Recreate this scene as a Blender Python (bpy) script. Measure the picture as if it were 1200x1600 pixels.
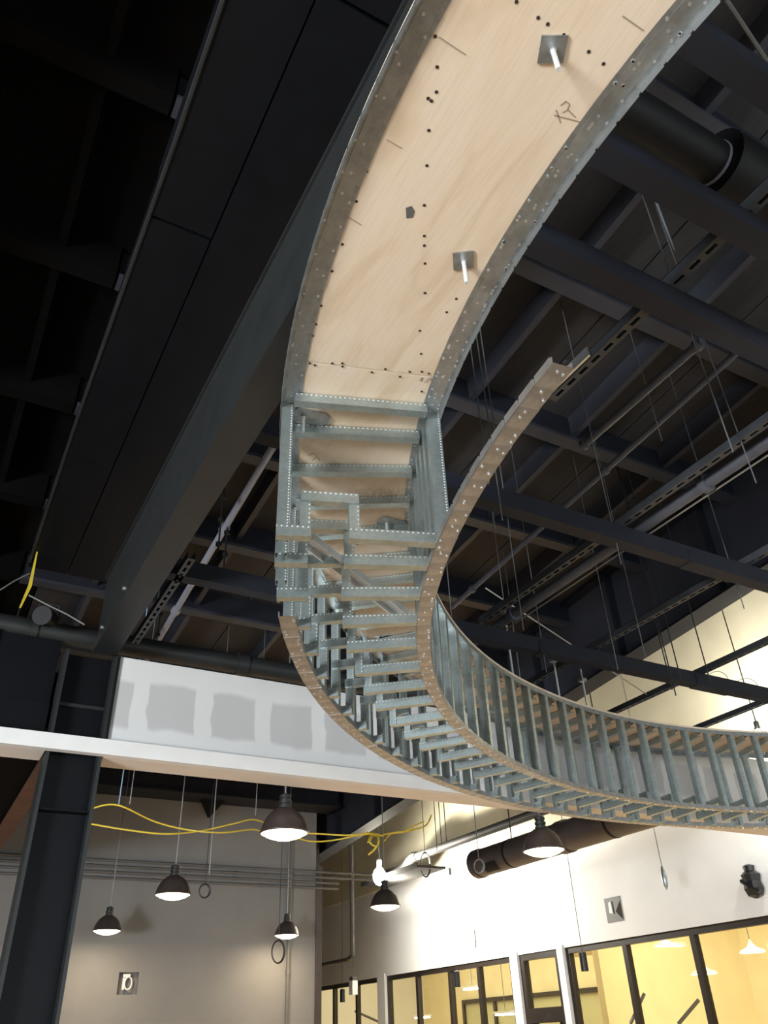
import bpy, math, random
from mathutils import Vector, Matrix
random.seed(7)
for o in list(bpy.data.objects): bpy.data.objects.remove(o)
scene = bpy.context.scene
COL = scene.collection
R = math.radians

# ------------------------------------------------------------------ camera
EYE = 1.65
FPX = 1236.1
YAW, PITCH, ROLL = R(30.0733), R(33.6089), R(-2.4178)
_F = Vector((math.sin(YAW)*math.cos(PITCH), math.cos(YAW)*math.cos(PITCH), math.sin(PITCH)))
_r = Vector((math.cos(YAW), -math.sin(YAW), 0)); _u = _r.cross(_F)
CR = _r*math.cos(ROLL)+_u*math.sin(ROLL); CU = -_r*math.sin(ROLL)+_u*math.cos(ROLL); CF = _F
EYEP = Vector((0, 0, EYE))
cam_d = bpy.data.cameras.new('camera'); cam = bpy.data.objects.new('camera', cam_d); COL.objects.link(cam)
cam_d.sensor_fit = 'VERTICAL'; cam_d.sensor_height = 36; cam_d.sensor_width = 27
cam_d.lens = FPX/1600*36; cam_d.clip_end = 200; cam_d.clip_start = 0.02
m = Matrix((CR, CU, -CF)).transposed().to_4x4(); m.translation = EYEP
cam.matrix_world = m
scene.camera = cam

# ------------------------------------------------------------------ world, light, exposure
vs = scene.view_settings
vs.view_transform = 'Standard'; vs.look = 'None'; vs.gamma = 1; vs.use_curve_mapping = False
vs.exposure = 0.0
w = bpy.data.worlds.new('world'); scene.world = w; w.use_nodes = True
w.node_tree.nodes['Background'].inputs[0].default_value = (0.75, 0.87, 1.0, 1)
w.node_tree.nodes['Background'].inputs[1].default_value = 0.6

def area(name, loc, target, sx, sy, power, col, spread=math.pi):
    d = bpy.data.lights.new(name, 'AREA'); d.shape = 'RECTANGLE'; d.size = sx; d.size_y = sy
    d.energy = power; d.color = col; d.spread = spread
    o = bpy.data.objects.new(name, d); COL.objects.link(o); o.location = loc
    o.rotation_euler = (Vector(target)-Vector(loc)).to_track_quat('-Z', 'Y').to_euler()
    return o
# daylight through the storefront glazing on the left and behind the camera
area('daylight_left_glazing', (-8.85, -1.7, 1.0), (0, .5, 3.2), 3.2, 1.7, 1900, (0.93, 0.97, 1.0))
area('daylight_rear_glazing', (4.5, -7.8, 1.7), (4.5, 0, 2.2), 10.0, 2.8, 480, (0.84, 0.94, 1.0))

# ------------------------------------------------------------------ pixel helpers (photo frame 1200 x 1600)
def ray(x, y): return CF*FPX+CR*(x-600)-CU*(y-800)
def hh(x, y, h): d = ray(x, y); return EYEP+d*(h/d.z)        # point at height h above the eye
def hx(x, y, X): d = ray(x, y); return EYEP+d*(X/d.x)
def hy(x, y, Y): d = ray(x, y); return EYEP+d*(Y/d.y)

# ------------------------------------------------------------------ mesh helpers
WL = {}
class MB:
    def __init__(s): s.v = []; s.f = []; s.uv = []
    def add(s, vs_, fs, uvs=None):
        b = len(s.v); s.v += [tuple(p) for p in vs_]
        for i, f in enumerate(fs):
            s.f.append([b+k for k in f]); s.uv.append(uvs[i] if uvs else None)
    def box(s, lo, hi):
        x0, y0, z0 = lo; x1, y1, z1 = hi
        s.add([(x0,y0,z0),(x1,y0,z0),(x1,y1,z0),(x0,y1,z0),(x0,y0,z1),(x1,y0,z1),(x1,y1,z1),(x0,y1,z1)],
              [(0,3,2,1),(4,5,6,7),(0,1,5,4),(1,2,6,5),(2,3,7,6),(3,0,4,7)])
        return s
    def prism(s, poly, axis_o, ax, ay, az, L):
        # poly of (a,b) in plane ax,ay at axis_o, extruded L along az
        n = len(poly); o = Vector(axis_o); ax, ay, az = Vector(ax), Vector(ay), Vector(az)
        P = [o+ax*a+ay*b for a, b in poly]; Q = [p+az*L for p in P]
        fs = [tuple(range(n-1, -1, -1)), tuple(range(n, 2*n))]; uv = [None, None]
        for i in range(n):
            j = (i+1) % n; fs.append((i, j, n+j, n+i)); uv.append([(0,0),(0,1),(L,1),(L,0)])
        s.add(P+Q, fs, uv); return s
    def tube(s, path, r, n=8, cap=True):
        path = [Vector(p) for p in path]; rings = []
        t0 = (path[1]-path[0]).normalized()
        up = Vector((0,0,1)) if abs(t0.z) < .9 else Vector((1,0,0))
        a = t0.cross(up).normalized()
        for i, p in enumerate(path):
            if i == 0: t = path[1]-path[0]
            elif i == len(path)-1: t = path[-1]-path[-2]
            else: t = (path[i+1]-path[i]).normalized()+(path[i]-path[i-1]).normalized()
            t.normalize(); a = (a-t*a.dot(t)).normalized(); b = t.cross(a)
            rr = r[i] if isinstance(r, (list, tuple)) else r
            rings.append([p+a*(rr*math.cos(2*math.pi*k/n))+b*(rr*math.sin(2*math.pi*k/n)) for k in range(n)])
        vs_ = [q for rg in rings for q in rg]; fs = []
        for i in range(len(path)-1):
            for k in range(n):
                k2 = (k+1) % n; fs.append((i*n+k, i*n+k2, (i+1)*n+k2, (i+1)*n+k))
        if cap:
            fs.append(tuple(range(n-1, -1, -1))); fs.append(tuple((len(path)-1)*n+k for k in range(n)))
        s.add(vs_, fs); return s
    def lathe(s, prof, c=(0,0,0), n=20):
        # prof: (r,z) open polyline, around z axis
        vs_ = []; fs = []
        for rr, z in prof:
            for k in range(n):
                a = 2*math.pi*k/n; vs_.append((c[0]+rr*math.cos(a), c[1]+rr*math.sin(a), c[2]+z))
        for i in range(len(prof)-1):
            for k in range(n):
                k2 = (k+1) % n; fs.append((i*n+k, i*n+k2, (i+1)*n+k2, (i+1)*n+k))
        s.add(vs_, fs); return s
    def mesh(s, name, smooth=False):
        me = bpy.data.meshes.new(name); me.from_pydata(s.v, [], s.f); me.update()
        if any(s.uv):
            ul = me.uv_layers.new(name='uv').data; k = 0
            for f, u in zip(s.f, s.uv):
                for q in range(len(f)):
                    if u: ul[k].uv = u[q]
                    else: ul[k].uv = (0.5, 0.5)
                    k += 1
        if smooth:
            for p in me.polygons: p.use_smooth = True
            try: me.set_sharp_from_angle(angle=R(40))
            except Exception: pass
        return me

def wl(o): return WL[o.name]
def build(name, mb, mat, parent=None, smooth=False):
    if not mb.v: raise ValueError(name)
    lo = [min(p[i] for p in mb.v) for i in range(3)]; hi = [max(p[i] for p in mb.v) for i in range(3)]
    c = Vector([(a+b)/2 for a, b in zip(lo, hi)])
    mb.v = [tuple(Vector(p)-c) for p in mb.v]
    me = mb.mesh(name, smooth)
    if mat: me.materials.append(M[mat] if isinstance(mat, str) else mat)
    return inst(name, me, parent, c)
def inst(name, me, parent, loc, rot=None, scale=None):
    o = bpy.data.objects.new(name, me); COL.objects.link(o)
    if parent: o.parent = parent; o.location = Vector(loc)-WL[parent.name]
    else: o.location = loc
    if rot is not None:
        if isinstance(rot, Matrix): o.rotation_euler = rot.to_euler()
        else: o.rotation_euler = rot
    if scale: o.scale = scale
    WL[o.name] = Vector(loc); return o
def tag(o, label, cat, group=None):
    o['label'] = label; o['category'] = cat
    if group: o['group'] = group
    return o
def thing(name, label, cat, loc, group=None):
    o = bpy.data.objects.new(name, None); COL.objects.link(o); o.location = loc; o.empty_display_size = .1
    WL[o.name] = Vector(loc); return tag(o, label, cat, group)
def struct(o): o['kind'] = 'structure'; return o
def stuff(o): o['kind'] = 'stuff'; return o

# ------------------------------------------------------------------ materials
M = {}
def mat(name, col, rough=.6, metal=0., var=.12, scale=6., bump=0., spec=.5, stretch=(1,1,1), rvar=0.):
    m_ = bpy.data.materials.new(name); m_.use_nodes = True; nt = m_.node_tree; N = nt.nodes; L = nt.links
    b = N['Principled BSDF']; b.inputs['Roughness'].default_value = rough; b.inputs['Metallic'].default_value = metal
    b.inputs['Specular IOR Level'].default_value = spec
    tc = N.new('ShaderNodeTexCoord'); mp = N.new('ShaderNodeMapping'); mp.inputs['Scale'].default_value = stretch
    L.new(tc.outputs['Object'], mp.inputs[0])
    no = N.new('ShaderNodeTexNoise'); no.inputs['Scale'].default_value = scale; no.inputs['Detail'].default_value = 5
    L.new(mp.outputs[0], no.inputs['Vector'])
    cr = N.new('ShaderNodeValToRGB'); L.new(no.outputs['Fac'], cr.inputs[0])
    e = cr.color_ramp.elements; e[0].position = .3; e[1].position = .7
    e[0].color = (*[c*(1-var) for c in col], 1); e[1].color = (*[min(1, c*(1+var)) for c in col], 1)
    L.new(cr.outputs[0], b.inputs['Base Color'])
    if rvar:
        mr = N.new('ShaderNodeMapRange'); mr.inputs[3].default_value = max(.05, rough-rvar); mr.inputs[4].default_value = rough+rvar
        L.new(no.outputs['Fac'], mr.inputs[0]); L.new(mr.outputs[0], b.inputs['Roughness'])
    if bump:
        bp = N.new('ShaderNodeBump'); bp.inputs['Strength'].default_value = bump; bp.inputs['Distance'].default_value = .01
        L.new(no.outputs['Fac'], bp.inputs['Height']); L.new(bp.outputs[0], b.inputs['Normal'])
    M[name] = m_; return m_
def emit(name, col, st):
    m_ = bpy.data.materials.new(name); m_.use_nodes = True; b = m_.node_tree.nodes['Principled BSDF']
    b.inputs['Base Color'].default_value = (*col, 1); b.inputs['Emission Color'].default_value = (*col, 1)
    b.inputs['Emission Strength'].default_value = st; M[name] = m_
mat('navy', (.015, .017, .025), .6, spec=.25, var=.2, scale=3)
mat('navy_light', (.034, .037, .050), .5, var=.15, scale=3)
mat('deck', (.030, .029, .031), .75, var=.2, scale=4, stretch=(8, 1, 1))
mat('black', (.006, .006, .007), .6, spec=.25, var=.2)
mat('black_gloss', (.004, .005, .007), .5, spec=.18, var=.2)
mat('beam_grey', (.017, .0195, .0205), .5, var=.15)
mat('pipe_blue', (.075, .08, .10), .45, var=.1)
mat('pipe_light', (.24, .25, .31), .45, var=.06)
mat('strut', (.045, .050, .058), .45, var=.15)
mat('wall_white', (.80, .80, .79), .7, var=.03, scale=2)
mat('wall_grey', (.215, .212, .21), .7, var=.05, scale=2)
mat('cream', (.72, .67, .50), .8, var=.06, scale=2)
mat('trim_white', (.82, .82, .82), .6, var=.03)
mat('warm_lit_trim', (.80, .74, .68), .6, var=.03)  # ledge underside; the lamps' warm light is put into its colour
mat('floor', (.70, .53, .37), .5, var=.12, scale=1.2)
mat('frame_dark', (.020, .015, .012), .4, var=.2)
mat('yellow_wall', (.86, .76, .50), .8, var=.04, scale=2)
mat('room_trim', (.70, .62, .42), .7)
mat('yellow_cable', (.80, .62, .06), .5, var=.1)
mat('blue_cable', (.35, .55, .75), .5)
mat('wire', (.26, .27, .28), .4, metal=.6, var=.1)
mat('wire_dark', (.02, .02, .022), .5)
mat('cream_wire', (.70, .66, .58), .5)
mat('wire_tan', (.20, .18, .15), .5)
mat('zinc', (.68, .71, .74), .3, metal=.85, var=.1, scale=40)
mat('bright_zinc', (.74, .77, .79), .35, metal=.35, var=.06, scale=40)
mat('pipe_dark', (.035, .034, .033), .6, var=.1, spec=.2)
mat('plate', (.36, .39, .40), .35, metal=.8, var=.2, scale=30)
mat('conduit', (.12, .117, .115), .5, var=.06)
mat('bronze', (.055, .042, .038), .38, var=.15)
mat('lamplit', (.10, .042, .025), .7, var=.2)  # beam face with the warm lamp light painted in as brown
mat('white_plastic', (.8, .8, .82), .4)
mat('rubber', (.015, .015, .017), .3)
mat('pencil', (.34, .27, .21), .9)
mat('pencil_faint', (.50, .40, .30), .9)
mat('hole', (.03, .02, .015), .9)
emit('lamp_glow', (1.0, .82, .55), 14)
emit('work_glow', (1.0, .95, .80), 120)
emit('room_lamp', (1.0, .93, .75), 6)

def galv(name, col, rough, knurl):
    m_ = bpy.data.materials.new(name); m_.use_nodes = True; nt = m_.node_tree; N = nt.nodes; L = nt.links
    b = N['Principled BSDF']; b.inputs['Metallic'].default_value = .82; b.inputs['Roughness'].default_value = rough
    tc = N.new('ShaderNodeTexCoord'); no = N.new('ShaderNodeTexVoronoi'); no.inputs['Scale'].default_value = 55
    L.new(tc.outputs['Object'], no.inputs['Vector'])
    n2 = N.new('ShaderNodeTexNoise'); n2.inputs['Scale'].default_value = 7; n2.inputs['Detail'].default_value = 4
    L.new(tc.outputs['Object'], n2.inputs['Vector'])
    cr = N.new('ShaderNodeValToRGB'); L.new(n2.outputs['Fac'], cr.inputs[0]); e = cr.color_ramp.elements
    e[0].position = .3; e[1].position = .75
    e[0].color = (*[c*.82 for c in col], 1); e[1].color = (*[min(1, c*1.15) for c in col], 1)
    mx = N.new('ShaderNodeMixRGB'); mx.blend_type = 'MULTIPLY'; mx.inputs[0].default_value = .18
    L.new(cr.outputs[0], mx.inputs[1]); bw = N.new('ShaderNodeRGBToBW'); L.new(no.outputs['Color'], bw.inputs[0]); L.new(bw.outputs[0], mx.inputs[2])
    last = mx.outputs[0]
    if knurl:
        # rows of dimples along the folded edges (uv: x runs along the stud in metres, y across each face)
        uv = N.new('ShaderNodeUVMap'); uv.uv_map = 'uv'; sp = N.new('ShaderNodeSeparateXYZ'); L.new(uv.outputs[0], sp.inputs[0])
        def mth(op, a, bv=None):
            n = N.new('ShaderNodeMath'); n.operation = op
            for i, q in enumerate((a, bv)):
                if q is None: continue
                if isinstance(q, (int, float)): n.inputs[i].default_value = q
                else: L.new(q, n.inputs[i])
            return n.outputs[0]
        fu = mth('ABSOLUTE', mth('SUBTRACT', mth('FRACT', mth('DIVIDE', sp.outputs[0], .021)), .5))
        du = mth('LESS_THAN', fu, .16)
        fv = mth('ABSOLUTE', mth('SUBTRACT', sp.outputs[1], .86))
        dv = mth('LESS_THAN', fv, .05)
        dot = mth('MULTIPLY', du, dv)
        m2 = N.new('ShaderNodeMixRGB'); L.new(dot, m2.inputs[0]); L.new(last, m2.inputs[1]); m2.inputs[2].default_value = (.80, .84, .84, 1)
        last = m2.outputs[0]
        rr = mth('SUBTRACT', rough, mth('MULTIPLY', dot, -.25)); L.new(rr, b.inputs['Roughness'])
        me_ = mth('SUBTRACT', .82, mth('MULTIPLY', dot, .55)); L.new(me_, b.inputs['Metallic'])
        bp = N.new('ShaderNodeBump'); bp.inputs['Strength'].default_value = .5; bp.inputs['Distance'].default_value = .002
        L.new(dot, bp.inputs['Height']); L.new(bp.outputs[0], b.inputs['Normal'])
    L.new(last, b.inputs['Base Color']); M[name] = m_
galv('stud', (.45, .53, .54), .36, True)
galv('galv', (.42, .45, .46), .40, False)
galv('track', (.44, .44, .44), .42, False)

def plywood():
    m_ = bpy.data.materials.new('plywood'); m_.use_nodes = True; nt = m_.node_tree; N = nt.nodes; L = nt.links
    b = N['Principled BSDF']; b.inputs['Roughness'].default_value = .65
    tc = N.new('ShaderNodeTexCoord'); mp = N.new('ShaderNodeMapping'); mp.inputs['Scale'].default_value = (2.2, .55, 1); mp.inputs['Rotation'].default_value = (0, 0, R(-12))
    L.new(tc.outputs['Object'], mp.inputs[0])
    n1 = N.new('ShaderNodeTexNoise'); n1.inputs['Scale'].default_value = 2.2; n1.inputs['Detail'].default_value = 3; n1.inputs['Distortion'].default_value = 1.2
    L.new(mp.outputs[0], n1.inputs['Vector'])
    cr = N.new('ShaderNodeValToRGB'); L.new(n1.outputs['Fac'], cr.inputs[0]); e = cr.color_ramp.elements
    e[0].position = .30; e[0].color = (.66, .51, .36, 1); e[1].position = .62; e[1].color = (.78, .66, .53, 1)
    q = e.new(.46); q.color = (.76, .63, .485, 1)
    mp2 = N.new('ShaderNodeMapping'); mp2.inputs['Scale'].default_value = (70, 3, 1); mp2.inputs['Rotation'].default_value = (0, 0, R(-12)); L.new(tc.outputs['Object'], mp2.inputs[0])
    n2 = N.new('ShaderNodeTexNoise'); n2.inputs['Scale'].default_value = 1.5; n2.inputs['Detail'].default_value = 4; L.new(mp2.outputs[0], n2.inputs['Vector'])
    c2 = N.new('ShaderNodeValToRGB'); L.new(n2.outputs['Fac'], c2.inputs[0]); c2.color_ramp.elements[0].position = .3; c2.color_ramp.elements[0].color = (.86, .82, .78, 1); c2.color_ramp.elements[1].position = .55; c2.color_ramp.elements[1].color = (1, 1, 1, 1)
    mx = N.new('ShaderNodeMixRGB'); mx.blend_type = 'MULTIPLY'; mx.inputs[0].default_value = .4; L.new(cr.outputs[0], mx.inputs[1]); L.new(c2.outputs[0], mx.inputs[2])
    L.new(mx.outputs[0], b.inputs['Base Color']); M['plywood'] = m_
plywood()
def glass():
    m_ = bpy.data.materials.new('glass'); m_.use_nodes = True; nt = m_.node_tree; N = nt.nodes; L = nt.links
    N.remove(N['Principled BSDF']); out = N['Material Output']
    t = N.new('ShaderNodeBsdfTransparent'); t.inputs[0].default_value = (.93, .95, .93, 1)
    g = N.new('ShaderNodeBsdfGlossy'); g.inputs['Roughness'].default_value = .03
    lw = N.new('ShaderNodeLayerWeight'); pw = N.new('ShaderNodeMath'); pw.operation = 'POWER'; pw.inputs[1].default_value = 4.0; L.new(lw.outputs['Facing'], pw.inputs[0]); f = N.new('ShaderNodeMath'); f.operation = 'MULTIPLY_ADD'; f.inputs[1].default_value = .55; f.inputs[2].default_value = .03; L.new(pw.outputs[0], f.inputs[0]); mx = N.new('ShaderNodeMixShader')
    L.new(f.outputs[0], mx.inputs[0]); L.new(t.outputs[0], mx.inputs[1]); L.new(g.outputs[0], mx.inputs[2]); L.new(mx.outputs[0], out.inputs[0])
    M['glass'] = m_
glass()
def gypsum():
    # taped drywall: grey board with pale joint compound over seams and fastener rows; patches have their own fixed shape
    m_ = bpy.data.materials.new('gypsum'); m_.use_nodes = True; nt = m_.node_tree; N = nt.nodes; L = nt.links
    b = N['Principled BSDF']; b.inputs['Roughness'].default_value = .8
    tc = N.new('ShaderNodeTexCoord'); sp = N.new('ShaderNodeSeparateXYZ')
    no = N.new('ShaderNodeTexNoise'); no.inputs['Scale'].default_value = 3.5; L.new(tc.outputs['Object'], no.inputs['Vector'])
    ad = N.new('ShaderNodeVectorMath'); ad.operation = 'MULTIPLY_ADD'; L.new(no.outputs['Color'], ad.inputs[0]); ad.inputs[1].default_value = (.10, .10, .10); L.new(tc.outputs['Object'], ad.inputs[2])
    L.new(ad.outputs[0], sp.inputs[0])
    def mth(op, a, bv):
        n = N.new('ShaderNodeMath'); n.operation = op
        for i, q in enumerate((a, bv)):
            if isinstance(q, (int, float)): n.inputs[i].default_value = q
            else: L.new(q, n.inputs[i])
        return n.outputs[0]
    fx = mth('ABSOLUTE', mth('SUBTRACT', mth('FRACT', mth('DIVIDE', mth('ADD', sp.outputs[0], 55.71), .515), 0), .5), 0)
    mr = N.new('ShaderNodeMapRange'); mr.interpolation_type = 'SMOOTHSTEP'; L.new(fx, mr.inputs[0]); mr.inputs[1].default_value = .385; mr.inputs[2].default_value = .35
    zz = mth('ABSOLUTE', mth('ADD', sp.outputs[2], -.03), 0)
    mz = N.new('ShaderNodeMapRange'); mz.interpolation_type = 'SMOOTHSTEP'; L.new(zz, mz.inputs[0]); mz.inputs[1].default_value = .21; mz.inputs[2].default_value = .16
    fac = mth('MULTIPLY', mr.outputs[0], mz.outputs[0])
    mx = N.new('ShaderNodeMixRGB'); L.new(fac, mx.inputs[0]); mx.inputs[1].default_value = (.74, .75, .76, 1); mx.inputs[2].default_value = (.56, .565, .58, 1)
    sx_ = N.new('ShaderNodeSeparateXYZ'); L.new(tc.outputs['Object'], sx_.inputs[0])
    bl = N.new('ShaderNodeMapRange'); bl.interpolation_type = 'SMOOTHSTEP'; L.new(mth('ABSOLUTE', mth('ADD', sx_.outputs[0], 5.32), 0), bl.inputs[0]); bl.inputs[1].default_value = .10; bl.inputs[2].default_value = .03
    m3 = N.new('ShaderNodeMixRGB'); L.new(bl.outputs[0], m3.inputs[0]); L.new(mx.outputs[0], m3.inputs[1]); m3.inputs[2].default_value = (.36, .50, .62, 1)
    L.new(m3.outputs[0], b.inputs['Base Color']); M['gypsum'] = m_
gypsum()
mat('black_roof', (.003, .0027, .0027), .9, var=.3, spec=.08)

# ------------------------------------------------------------------ the room shell
Z = lambda h: h+EYE
XL, XR, YN, YW, YF = -9.0, 10.0, -8.0, 14.2, 28.0
KY = YW/13.0
XC = 6.48                                   # free corner of the grey wall
def roof(Y): return 5.0-.09*(Y-2)           # underside of the sub-purlins, above the eye
struct(build('floor', MB().box((XL-.2, YN-.2, -.15), (22, YF+.2, 0)), 'floor'))
# roof: deck panels, purlins and sub-purlins hang together as the ceiling
ceil_ = thing('ceiling', 'dark painted sloping roof of deck panels on purlins', 'ceiling', (0, 5, Z(5)))
del ceil_['category']; struct(ceil_)
def sloped(name, x0, x1, y0, y1, dz0, dz1, matn, parent, rf=roof):
    mb = MB(); a0, a1 = Z(rf(y0)), Z(rf(y1))
    mb.add([(x0,y0,a0+dz0),(x1,y0,a0+dz0),(x1,y1,a1+dz0),(x0,y1,a1+dz0),(x0,y0,a0+dz1),(x1,y0,a0+dz1),(x1,y1,a1+dz1),(x0,y1,a1+dz1)],
           [(0,3,2,1),(4,5,6,7),(0,1,5,4),(1,2,6,5),(2,3,7,6),(3,0,4,7)])
    return build(name, mb, matn, parent)
XG = 6.9
x = XL
while x < XG-.05:
    x1 = min(x+.595, XG)
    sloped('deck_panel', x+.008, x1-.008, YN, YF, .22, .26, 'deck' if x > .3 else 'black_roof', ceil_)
    x += .595
sloped('roof_sheet', XL-.2, XG, YN-.2, YF+.2, .262, .33, 'black', ceil_)
k = -7
while 2.89+1.41*k < YF:
    y = 2.89+1.41*k; k += 1
    if y < YN+.2: continue
    h = Z(roof(y))-.10
    mb = MB(); mb.box((.3, y-.07, h), (XG, y+.07, h+.035)); build('purlin_flange', mb, 'navy_light', ceil_)
    mb = MB(); mb.box((.3, y-.02, h+.035), (XG, y+.02, h+.34)); build('purlin', mb, 'navy', ceil_)
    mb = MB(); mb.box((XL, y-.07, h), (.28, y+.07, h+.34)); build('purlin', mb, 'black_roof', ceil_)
for k in range(-2, 3):
    X = 3.45+1.19*k
    sloped('sub_purlin', X-.03, X+.03, YN, YF, 0, .22, 'navy_light', ceil_)
for k in range(-10, -2):
    X = 3.45+1.19*k
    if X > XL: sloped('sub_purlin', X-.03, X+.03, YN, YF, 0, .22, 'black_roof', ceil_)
# higher flat roof of the bay beyond the girder
build('roof_sheet', MB().box((XG-.1, YN-.2, Z(6.2)), (22, YF+.2, Z(6.3))), 'navy', ceil_)
mb = MB(); P = [(XG+q, y, Z(roof(y)+.34)) for y in (YN, YF) for q in (-.05, .03)]+[(XG+q, y, Z(6.2)) for y in (YN, YF) for q in (-.05, .03)]
mb.add(P, [(0, 2, 3, 1), (4, 5, 7, 6), (0, 1, 5, 4), (2, 6, 7, 3), (0, 4, 6, 2), (1, 3, 7, 5)]); build('clerestory_panel', mb, 'navy', ceil_)

# walls; openings are left out by building the wall in pieces joined to one mesh
WH = 1.165                                   # window head above the eye
def wall_with_openings(name, axis, at, t, a0, a1, z0, z1, holes, matn):
    mb = MB(); cuts = sorted(holes); a = a0
    def bx(p0, p1, q0, q1):
        if p1-p0 < 1e-4 or q1-q0 < 1e-4: return
        if axis == 'x': mb.box((at, p0, q0), (at+t, p1, q1))
        else: mb.box((p0, at, q0), (p1, at+t, q1))
    for h0, h1, b0, b1 in cuts:
        bx(a, h0, z0, z1); bx(h0, h1, z0, b0); bx(h0, h1, b1, z1); a = h1
    bx(a, a1, z0, z1)
    return struct(build(name, mb, matn))
HEAD = Z(WH)
wins_right = [(3.0, 11.85, .15, HEAD), (12.02, 13.12, 0.0, HEAD), (13.36, 18.08, .15, HEAD), (18.45, 23.5, .15, HEAD)]
wall_with_openings('wall_right', 'x', XR, .18, YN, YF, 0, Z(6.2), wins_right, 'wall_white')
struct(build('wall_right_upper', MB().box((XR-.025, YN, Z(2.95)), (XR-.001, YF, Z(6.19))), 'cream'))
wall_with_openings('wall_left', 'x', XL-.18, .18, YN, YF, 0, Z(6.2), [(-3.5, .1, .1, 2.0)], 'wall_grey')
wall_with_openings('wall_rear', 'y', YN-.18, .18, XL, 22, 0, Z(6.2), [(-.6, 9.6, .1, 3.3)], 'wall_grey')
struct(build('wall_far', MB().box((XL, YF, 0), (22, YF+.18, Z(6.2))), 'wall_white'))
gw = thing('wall_back', 'grey painted wall behind the bulkhead', 'wall', (XC, YW, 0)); del gw['category']; struct(gw)
hole = (2.93*KY, 3.21*KY, Z(.63*KY), Z(.90*KY))
mb = MB(); t = .25
mb.box((XL, YW, 0), (hole[0], YW+t, Z(roof(YW))+.3)); mb.box((hole[1], YW, 0), (XC, YW+t, Z(roof(YW))+.3))
mb.box((hole[0], YW, 0), (hole[1], YW+t, hole[2])); mb.box((hole[0], YW, hole[3]), (hole[1], YW+t, Z(roof(YW))+.3)); mb.box((hole[0], YW+.12, hole[2]), (hole[1], YW+t, hole[3]))
build('wall_panel', mb, 'wall_grey', gw)
build('corner_end', MB().box((XC, YW-.02, 0), (XC+.12, YW+t+.02, Z(2.65))), 'bronze', gw)

# glazing in the left and rear openings
def glazing(name, axis, at, a0, a1, z0, z1, divs, matf='frame_dark', fw=.09, dep=.10, heads=True, transom=None):
    root = thing(name, '', '', (at, a0, z0) if axis == 'x' else (a0, at, z0)); del root['label']; del root['category']; struct(root)
    def bx(p0, p1, q0, q1, d0, d1):
        return MB().box((at+d0, p0, q0), (at+d1, p1, q1)) if axis == 'x' else MB().box((p0, at+d0, q0), (p1, at+d1, q1))
    build('head_rail', bx(a0, a1, z1-fw, z1, -dep/2, dep/2), matf, root)
    build('sill_rail', bx(a0, a1, z0, z0+fw, -dep/2, dep/2), matf, root)
    ms = [a0+fw/2]+divs+[a1-fw/2]
    for q in ms: build('mullion', bx(q-fw/2, q+fw/2, z0+fw, z1-fw, -dep/2, dep/2), matf, root)
    for p, q in zip(ms[:-1], ms[1:]):
        build('pane', bx(p+fw/2, q-fw/2, z0+fw, z1-fw, -.004, .004), 'glass', root)
    return root
glazing('window_1', 'x', XR+.08, 3.0, 11.85, .15, HEAD, [4.9, 6.3, 7.7, 9.07, 10.45])
g2 = glazing('window_3', 'x', XR+.08, 13.36, 18.08, .15, HEAD, [14.47, 15.5, 16.78])
glazing('window_4', 'x', XR+.08, 18.45, 23.5, .15, HEAD, [19.6, 20.85, 22.1])
glazing('window_5', 'x', XL-.1, -3.5, .1, .1, 2.0, [-2.3, -1.1])
glazing('window_6', 'y', YN-.1, -.6, 9.6, .1, 3.3, [1.44, 3.48, 5.52, 7.56])
# door with glazed transom between the two window bands
d = thing('door_1', '', '', (XR+.08, 12.02, 0)); del d['label']; del d['category']; struct(d)
for a, b in ((12.02, 12.13), (13.01, 13.12)): build('door_jamb', MB().box((XR+.02, a, 0), (XR+.14, b, HEAD)), 'frame_dark', d)
build('head_rail', MB().box((XR+.02, 12.13, HEAD-.1), (XR+.14, 13.01, HEAD)), 'frame_dark', d)
build('transom_bar', MB().box((XR+.02, 12.13, Z(.12)), (XR+.14, 13.01, Z(.34))), 'frame_dark', d)
build('transom_pane', MB().box((XR+.076, 12.13, Z(.34)), (XR+.084, 13.01, HEAD-.1)), 'glass', d)
build('door_stile', MB().box((XR+.04, 12.13, 0), (XR+.12, 12.25, Z(.12))), 'frame_dark', d)
build('door_stile', MB().box((XR+.04, 12.89, 0), (XR+.12, 13.01, Z(.12))), 'frame_dark', d)
build('door_pane', MB().box((XR+.076, 12.25, .2), (XR+.084, 12.89, Z(.12))), 'glass', d)
build('bottom_rail', MB().box((XR+.04, 12.25, 0), (XR+.12, 12.89, .2)), 'frame_dark', d)
for i, (a, b) in enumerate(((11.85, 12.02), (13.12, 13.36), (18.08, 18.45))):
    struct(build('trim_%d' % (i+1), MB().box((XR-.03, a+.01, 0), (XR, b-.01, HEAD+.05)), 'trim_white'))

# rooms beyond the glass
struct(build('wall_beyond', MB().box((17, YN, 0), (17.2, YF, Z(3.2))), 'yellow_wall'))
struct(build('wall_partition', MB().box((12.7, 14.0, 0), (17, 14.18, Z(3.2))), 'yellow_wall'))
struct(build('ceiling_beyond', MB().box((XR+.18, YN, Z(3.2)), (17.2, YF, Z(3.3))), 'room_trim'))
area('room_ceiling_light_near', (13.5, 9.5, Z(3.0)), (13.5, 9.6, 0), 4, 7, 420, (1, .88, .58))
area('room_ceiling_light_far', (13.5, 20.5, Z(3.0)), (13.5, 20.6, 0), 5, 11, 520, (1, .90, .62))
glazing('window_7', 'x', 16.95, 15.2, 25.5, .8, Z(.95), [16.9, 18.6, 20.3, 22.0, 23.7], matf='bronze', fw=.12, dep=.06)

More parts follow.
